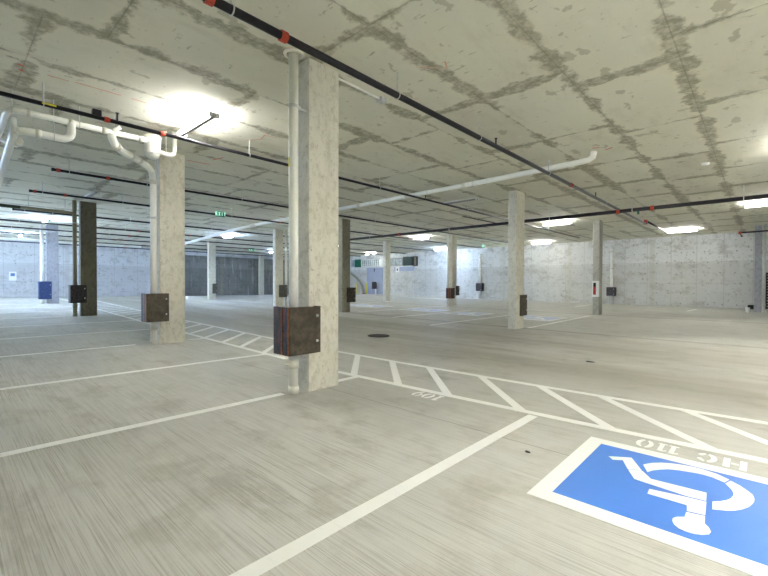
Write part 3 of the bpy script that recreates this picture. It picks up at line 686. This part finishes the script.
SYM = [
 [(-0.886, 3.618), (-0.746, 3.713), (-0.638, 3.51), (-0.72, 3.466), (-0.785, 3.614), (-0.846, 3.568)],
 [(-0.715, 3.455), (-0.633, 3.503), (-0.561, 3.4), (-0.253, 3.425), (-0.245, 3.298), (-0.337, 3.283), (-0.36, 3.285), (-0.648, 3.318)],
 [(-0.541, 3.224), (-0.342, 3.266), (-0.243, 3.28), (-0.233, 3.088), (-0.319, 3.066), (-0.329, 3.149), (-0.538, 3.143)],
 [(-0.321, 3.048), (-0.233, 3.072), (-0.226, 2.972), (-0.205, 2.94), (-.192, 2.90), (-0.198, 2.86), (-0.228, 2.826), (-.262, 2.808), (-0.298, 2.804), (-.33, 2.815), (-0.355, 2.842), (-0.368, 2.88), (-.37, 2.91), (-0.355, 2.945), (-0.321, 2.976)],
 [(-0.652, 3.633), (-.61, 3.71), (-0.555, 3.768), (-.495, 3.808), (-0.428, 3.834), (-.37, 3.846), (-0.311, 3.846), (-0.225, 3.822), (-0.155, 3.77), (-0.176, 3.695), (-0.246, 3.735), (-.295, 3.742), (-0.344, 3.736), (-0.443, 3.702), (-.50, 3.668), (-0.545, 3.618), (-.58, 3.565), (-0.602, 3.507)],
 [(-0.146, 3.755), (-0.096, 3.709), (-0.052, 3.645), (-.028, 3.60), (-0.02, 3.548), (-0.02, 3.50), (-0.03, 3.441), (-.045, 3.385), (-0.075, 3.32), (-.105, 3.275), (-0.14, 3.24), (-0.208, 3.198), (-0.215, 3.312), (-.18, 3.35), (-0.151, 3.395), (-.133, 3.44), (-0.123, 3.493), (-0.122, 3.545), (-0.135, 3.60), (-0.170, 3.68)],
]
def box_poly(x0, x1, y0, y1): return [(x0, y0), (x1, y0), (x1, y1), (x0, y1)]
t = Thing('accessible_bay_marking', 'blue accessible parking symbol with white border painted on the floor at the lower right', 'floor marking', (-.4, 3.3, zf(-.4, 3.3)))
X0, X1, Y0, Y1 = -1.12, .42, 2.60, 3.985
XI, XJ, YI, YJ = -1.005, .30, 2.735, 3.865
m = MB()
for q in (box_poly(X0, XI, Y0, Y1), box_poly(XJ, X1, Y0, Y1), box_poly(XI, XJ, Y0, YI), box_poly(XI, XJ, YJ, Y1)): m.flat(q)
t.part('border', m, 'paint', 'white border')
t.part('field', MB().flat(box_poly(XI, XJ, YI, YJ), .003), 'blue', 'blue field')
m = MB()
for q in SYM: m.flat(q, .006)
t.part('symbol', m, 'paint', 'white wheelchair symbol')

# stencilled bay numbers, read from the aisle side
def stencil(segs, x, y, h, ox):          # segs in letter space (u right, v up), turned half round on the slab
    out = []
    for poly in segs: out.append([(x-(ox+u*h), y-v*h) for u, v in poly])
    return out
def rect(a, b, c, d): return [(a, c), (b, c), (b, d), (a, d)]
def arcseg(cx, cy, rx, ry, tx, ty, a0, a1, n=8):
    o = [(cx+rx*math.cos(math.radians(a0+(a1-a0)*i/n)), cy+ry*math.sin(math.radians(a0+(a1-a0)*i/n))) for i in range(n+1)]
    i_ = [(cx+(rx-tx)*math.cos(math.radians(a1+(a0-a1)*i/n)), cy+(ry-ty)*math.sin(math.radians(a1+(a0-a1)*i/n))) for i in range(n+1)]
    return o+i_
GL = {
 'H': [rect(0, .2, 0, 1), rect(.48, .68, 0, 1), rect(.23, .45, .43, .57)],
 'C': [arcseg(.32, .5, .32, .5, .19, .15, 100, 260, 12), arcseg(.34, .5, .3, .5, .16, .15, 82, 25, 5), arcseg(.34, .5, .3, .5, .16, .15, -25, -82, 5)],
 '1': [rect(.14, .30, .0, 1), rect(.30, .38, 0, .12), rect(.05, .14, 0, .12), [(.0, .78), (.14, .86), (.14, 1), (0, .9)]],
 '0': [arcseg(.28, .5, .28, .5, .17, .14, 98, 262, 12), arcseg(.34, .5, .28, .5, .17, .14, 82, -82, 12)],
 '9': [arcseg(.28, .66, .26, .34, .15, .12, 98, 262, 10), arcseg(.32, .66, .28, .34, .16, .12, 82, -20, 8), [(.44, .56), (.60, .56), (.40, 0), (.22, 0)]],
}
def number(txt, offs, x, y, h, label):
    t = Thing('stencilled_number', label, 'floor marking', (x, y, zf(x, y)), 'stencilled bay numbers')
    for ch, ox in zip(txt, offs):
        m = MB()
        for q in stencil(GL[ch], x, y, h, ox): m.flat(q, .005)
        t.part('letter' if ch in 'HC' else 'digit', m, 'paint')
number('HC110', (0, .175, .42, .50, .60), -.067, 4.235, .205, 'white stencilled HC 110 on the floor above the blue accessible symbol')
number('109', (0, .115, .26), -2.80, 4.14, .215, 'small white stencilled 109 on the floor beside the walkway')
# far accessible bays seen at a grazing angle
def far_symbol(x0, x1, y0, y1, label):
    t = Thing('accessible_bay_marking', label, 'floor marking', ((x0+x1)/2, (y0+y1)/2, zf((x0+x1)/2, (y0+y1)/2)), 'distant accessible bay markings')
    b = .13; m = MB()
    for q in (box_poly(x0, x0+b, y0, y1), box_poly(x1-b, x1, y0, y1), box_poly(x0+b, x1-b, y0, y0+b), box_poly(x0+b, x1-b, y1-b, y1)): m.flat(q)
    t.part('border', m, 'paint', 'white border')
    t.part('field', MB().flat(box_poly(x0+b, x1-b, y0+b, y1-b), .003), 'sheenblue', 'pale blue field')
    m = MB(); sx, sy = (x1-x0)/1.54, (y1-y0)/1.36
    for q in SYM: m.flat([(x1-(px+1.12)*sx, y1-(py-2.6)*sy) for px, py in q], .006)
    t.part('symbol', m, 'paint', 'white wheelchair symbol')
far_symbol(-7.5, -5.75, 15.2, 17.2, 'pale blue bay marking on the floor behind the tall right-hand column')
far_symbol(-10.4, -8.8, 15.2, 16.9, 'pale blue bay marking on the floor left of the tall right-hand column')
far_symbol(-13.3, -11.3, 15.4, 17.2, 'pale blue bay marking in front of the column with the white pipe')
far_symbol(-17.6, -15.0, 15.4, 17.2, 'pale blue bay marking beside the grey column with the brown box')

# drain and floor debris
t = Thing('floor_drain', 'dark round iron drain cover in the aisle right of the nearest column', 'drain', (-7.23, 7.63, zf(-7.23, 7.63)))
z = zf(-7.23, 7.63)
t.part('rim', MB().ring((-7.23, 7.63, z+.004), .27, .016, 'z', 36), 'iron')
t.part('cover', MB().tube([(-7.23, 7.63, z-.01), (-7.23, 7.63, z+.012)], .255, 36), 'hole')
m = MB()
for i in range(-4, 5):
    L = math.sqrt(.25**2-(i*.052)**2); m.box(-7.23-L, -7.23+L, 7.63+i*.052-.012, 7.63+i*.052+.012, z+.010, z+.018)
t.part('grate', m, 'iron')
for x, y, r, lab in ((-1.394, 3.247, .019, 'small black scrap on the floor left of the blue symbol'), (-2.237, 7.843, .06, 'small black scrap on the aisle floor at the right')):
    z = zf(x, y); m = MB()
    vs = [(x+r*(1+.3*math.sin(3*a))*math.cos(a)*1.2, y+r*.6*(1+.2*math.cos(2*a))*math.sin(a)) for a in [2*math.pi*i/14 for i in range(14)]]
    m.add([(p[0], p[1], z-.002) for p in vs]+[(x+(p[0]-x)*.7, y+(p[1]-y)*.7, z+.012) for p in vs], [tuple(range(14)), tuple(range(14, 28))]+[(i, (i+1) % 14, 14+(i+1) % 14, 14+i) for i in range(14)])
    single('debris', m, 'hole', lab, 'debris', 'floor scraps', (x, y, z))
t = Thing('paper_cup', 'small white cup on the floor beside the column at the right edge', 'cup', (-.50, 26.35, zf(-.5, 26.35)))
z = zf(-.5, 26.35)
t.part('cup_body', MB().tube([(-.5, 26.35, z), (-.5, 26.35, z+.2)], [.07, .09], 16), 'white')
t.part('lid', MB().tube([(-.5, 26.35, z+.2), (-.5, 26.35, z+.22)], .095, 16), 'white')
z = zf(-.3, 29.3)
single('debris', MB().box(-.55, -.25, 29.1, 29.35, z, z+.22, .03), 'hole', 'small black lump at the foot of the far wall beside the right column', 'debris', 'floor scraps', (-.4, 29.2, z))

# ------------------------------------------------------------------ extinguisher cabinet
t = Thing('fire_extinguisher_cabinet', 'white fire extinguisher cabinet on the column right of the tall one', 'extinguisher cabinet', (-5.41, 19.72, .76))
x0, x1, y0, y1, z0, z1 = -5.55, -5.28, 19.62, 19.745, .76, 1.47
m = MB().box(x0, x1, y1-.012, y1, z0, z1).box(x0, x0+.02, y0, y1, z0, z1).box(x1-.02, x1, y0, y1, z0, z1).box(x0, x1, y0, y1, z0, z0+.02).box(x0, x1, y0, y1, z1-.02, z1)
t.part('cabinet_body', m, 'white')
d = MB().box(x0, x0+.05, y0-.015, y0, z0, z1).box(x0+.17, x1, y0-.015, y0, z0, z1).box(x0+.05, x0+.17, y0-.015, y0, z0, z0+.1).box(x0+.05, x0+.17, y0-.015, y0, z1-.08, z1)
dr = t.part('door', d, 'white')
t.part('handle', MB().box(x0+.19, x0+.21, y0-.035, y0-.015, 1.0, 1.12, .004), 'bolt', None, False, dr)
t.part('window_back', MB().box(x0+.03, x0+.2, y1-.03, y1-.013, z0+.05, z1-.05), 'hole', 'black interior')
t.part('extinguisher', MB().tube([(x0+.11, y0+.06, z0+.05), (x0+.11, y0+.06, z0+.09), (x0+.11, y0+.06, z0+.4), (x0+.11, y0+.06, z0+.45)], [.04, .05, .05, .02], 16), 'redcan', 'red cylinder', True)
t.part('nozzle', MB().box(x0+.09, x0+.14, y0+.03, y0+.09, z0+.45, z0+.5, .005).tube([(x0+.13, y0+.04, z0+.48), (x0+.17, y0+.03, z0+.3)], .01, 8), 'hole')

# ------------------------------------------------------------------ far wall details
def wall_pipe(x, z0b, z1b, bx0, bx1, label, blabel):
    zb = zf(x, YF-.15)
    t = Thing('drain_pipe', label, 'pipe', (x, YF-.15, zb), 'pipes on the far wall')
    y = YF-.16
    t.part('pipe', MB().tube([(x, y, zb), (x, y, 3.5)]+arc((x, y+.12, 3.5), .12, 180, 100, 5, 'yz')[1:]+[(x, YF+.02, 3.63)], .085, 18), 'pvc', smooth=True)
    t.part('coupling', MB().tube([(x, y, 3.36), (x, y, 3.46)], .098, 18), 'pvcj', smooth=True)
    t.part('pipe_clamp', MB().tube([(x, y, 2.3), (x, y, 2.34)], .092, 18).box(x-.02, x+.02, y, YF, 2.3, 2.34), 'steel')
    t2 = Thing('pipe_guard_box', blabel, 'guard box', (x, YF-.2, z0b), 'steel guard boxes')
    t2.part('front_plate', MB().box(bx0, bx1, YF-.36, YF-.348, z0b, z1b, .002), 'darkbox')
    t2.part('side_plate', MB().box(bx0, bx0+.012, YF-.348, YF, z0b, z1b, .002), 'darkbox')
    t2.part('side_plate', MB().box(bx1-.012, bx1, YF-.348, YF, z0b, z1b, .002), 'darkbox')
    for zz in (z0b+.12, z1b-.12): t2.part('bolt', MB().tube([(bx1-.06, YF-.362, zz), (bx1-.06, YF-.38, zz)], .02, 10), 'bolt')
wall_pipe(-7.17, .55, 1.11, -7.42, -6.93, 'white pipe bending into the far wall right of the extinguisher column', 'black steel box on the far wall pipe right of the extinguisher column')
wall_pipe(-16.75, .70, 1.33, -16.98, -16.45, 'white pipe bending into the far wall left of the tall right-hand column', 'black steel box on the far wall pipe left of the tall right-hand column')
# high band of glazed and green panels
def panel(x0, x1, z0, z1, mat, fr, label, bars=0, rows=0):
    t = Thing('glazed_unit' if mat == 'glass' else 'coloured_unit', label, 'wall unit', ((x0+x1)/2, YF-.1, z0), 'panels high on the far wall')
    f = .07; m = MB().box(x0, x1, YF-.16, YF, z0, z0+f).box(x0, x1, YF-.16, YF, z1-f, z1).box(x0, x0+f, YF-.16, YF, z0+f, z1-f).box(x1-f, x1, YF-.16, YF, z0+f, z1-f)
    t.part('frame', m, fr); t.part('pane', MB().box(x0+f, x1-f, YF-.10, YF-.06, z0+f, z1-f), mat)
    if bars:
        m = MB()
        for i in range(1, bars): xx = x0+(x1-x0)*i/bars; m.box(xx-.02, xx+.02, YF-.14, YF-.10, z0+f, z1-f)
        for i in range(1, rows): zz = z0+(z1-z0)*i/rows; m.box(x0+f, x1-f, YF-.14, YF-.10, zz-.015, zz+.015)
        t.part('grille', m, fr)
panel(-32.0, -31.45, 2.98, 3.72, 'glass', 'doorblue', 'pale panel at the left end of the high band on the far wall')
panel(-31.45, -30.6, 2.95, 3.75, 'green', 'green', 'bright green panel high on the far wall')
panel(-30.5, -27.9, 2.98, 3.70, 'glass', 'white', 'long white grille panel high on the far wall beside the green one', 9, 3)
panel(-26.7, -24.9, 2.98, 3.70, 'glass', 'fixture', 'glazed panel high on the far wall right of the distant column', 4, 2)
panel(-24.85, -23.7, 2.95, 3.78, 'dgreen', 'dgreen', 'dark green panel high on the far wall')
panel(-23.65, -23.2, 2.90, 3.78, 'tan', 'rust', 'narrow brown framed panel at the right end of the high band')
d = MB().box(-29.75, -27.55, YF-.08, YF, .06, 2.85, .01); o = struct('door_1', d, 'doorblue')
tag(MB().box(-28.70, -28.60, YF-.1, YF-.08, 2.45, 2.75).obj('door_plate', 'hole', o), None, None)
single('wall_sign', MB().box(-26.1, -23.6, YF-.03, YF, 2.45, 2.85, .005), 'doorblue', 'pale blue strip panel on the far wall under the glazed panel', 'panel', None, (-25, YF, 2.45))
t = Thing('wall_plaque', 'small white plaque with black mark on the far wall right of the distant column', 'sign', (-25.7, YF-.05, 2.4))
t.part('plaque', MB().box(-25.85, -25.4, YF-.06, YF-.03, 2.35, 2.85), 'white'); t.part('mark', MB().box(-25.68, -25.55, YF-.068, YF-.06, 2.5, 2.7), 'hole')
# ramp wall, kerb, bollards
prof = [(-33.2, -.1), (-33.2, 2.75), (-32.2, 2.45), (-31.5, 2.15), (-30.9, 1.75), (-30.45, 1.3), (-30.2, 1.0), (-30.1, -.1)]
single('ramp_wall', MB().prism(prof, 'y', 29.1, 29.4), 'kerb', 'curved pale concrete ramp side wall at the foot of the far wall by the bollards', 'ramp wall', None, (-31.6, 29.2, 0))
zk = zf(-28, 27.8)
single('kerb', MB().box(-33.5, -18.5, 27.9, 28.2, zk-.1, zk+.13, .02), 'kerb', 'low concrete kerb in front of the bollards', 'kerb', None, (-26, 28, zk))
for x, lab in ((-30.5, 'left yellow bollard behind the grey column'), (-28.95, 'right yellow bollard beside the blue-grey door')):
    z = zf(x, 28.6); t = Thing('bollard', lab, 'bollard', (x, 28.8, z), 'yellow bollards')
    t.part('post', MB().tube([(x, 28.8, z-.02), (x, 28.8, z+1.12), (x, 28.8, z+1.19), (x, 28.8, z+1.22)], [.075, .075, .06, .02], 18), 'yellow', smooth=True)
    t.part('base_plate', MB().tube([(x, 28.8, z-.01), (x, 28.8, z+.02)], .13, 18), 'iron')
z = zf(-28.2, 29)
t = Thing('standpipe', 'short white standpipe with dark valve box in front of the blue-grey door', 'pipe', (-28.1, 29.2, z))
t.part('pipe', MB().tube([(-28.1, 29.2, z), (-28.1, 29.2, z+1.3)], .07, 14), 'pvc', smooth=True)
t.part('valve_box', MB().box(-28.4, -27.85, 28.98, 29.12, z+.62, z+1.32, .01), 'darkbox')
z = zf(-29.5, 28.8); single('debris', MB().box(-29.5, -29.15, 28.7, 28.95, z, z+.17, .03), 'hole', 'small black lump beside the right yellow bollard', 'debris', 'floor scraps', (-29.3, 28.8, z))
# grey wall section, notice on left wall
tag(MB().box(XL, XL+.06, 12.6, YF, zf(XL, 20), 3.72).obj('trim_1', 'wall_dark'), None, None, None, 'structure')
t = Thing('wall_notice', 'white notice with a blue mark on the far left wall', 'sign', (XL+.01, 3.3, 1.4))
t.part('board', MB().box(XL, XL+.02, 3.12, 3.5, 1.42, 2.02), 'white'); t.part('mark', MB().box(XL+.02, XL+.026, 3.2, 3.42, 1.72, 1.92), 'signblue')
# louvred gate behind the right-hand column
t = Thing('louvred_gate', 'dark louvred gate behind the column at the right edge', 'gate', (1.2, 29.5, 0))
t.part('frame', MB().box(.1, .2, 29.5, 29.6, 0, 1.9).box(2.2, 2.3, 29.5, 29.6, 0, 1.9).box(.1, 2.3, 29.5, 29.6, 1.85, 1.95), 'dark')
m = MB()
for i in range(12): m.box(.2, 2.2, 29.52, 29.58, .05+i*.15, .14+i*.15)
t.part('slat_panel', m, 'dark')
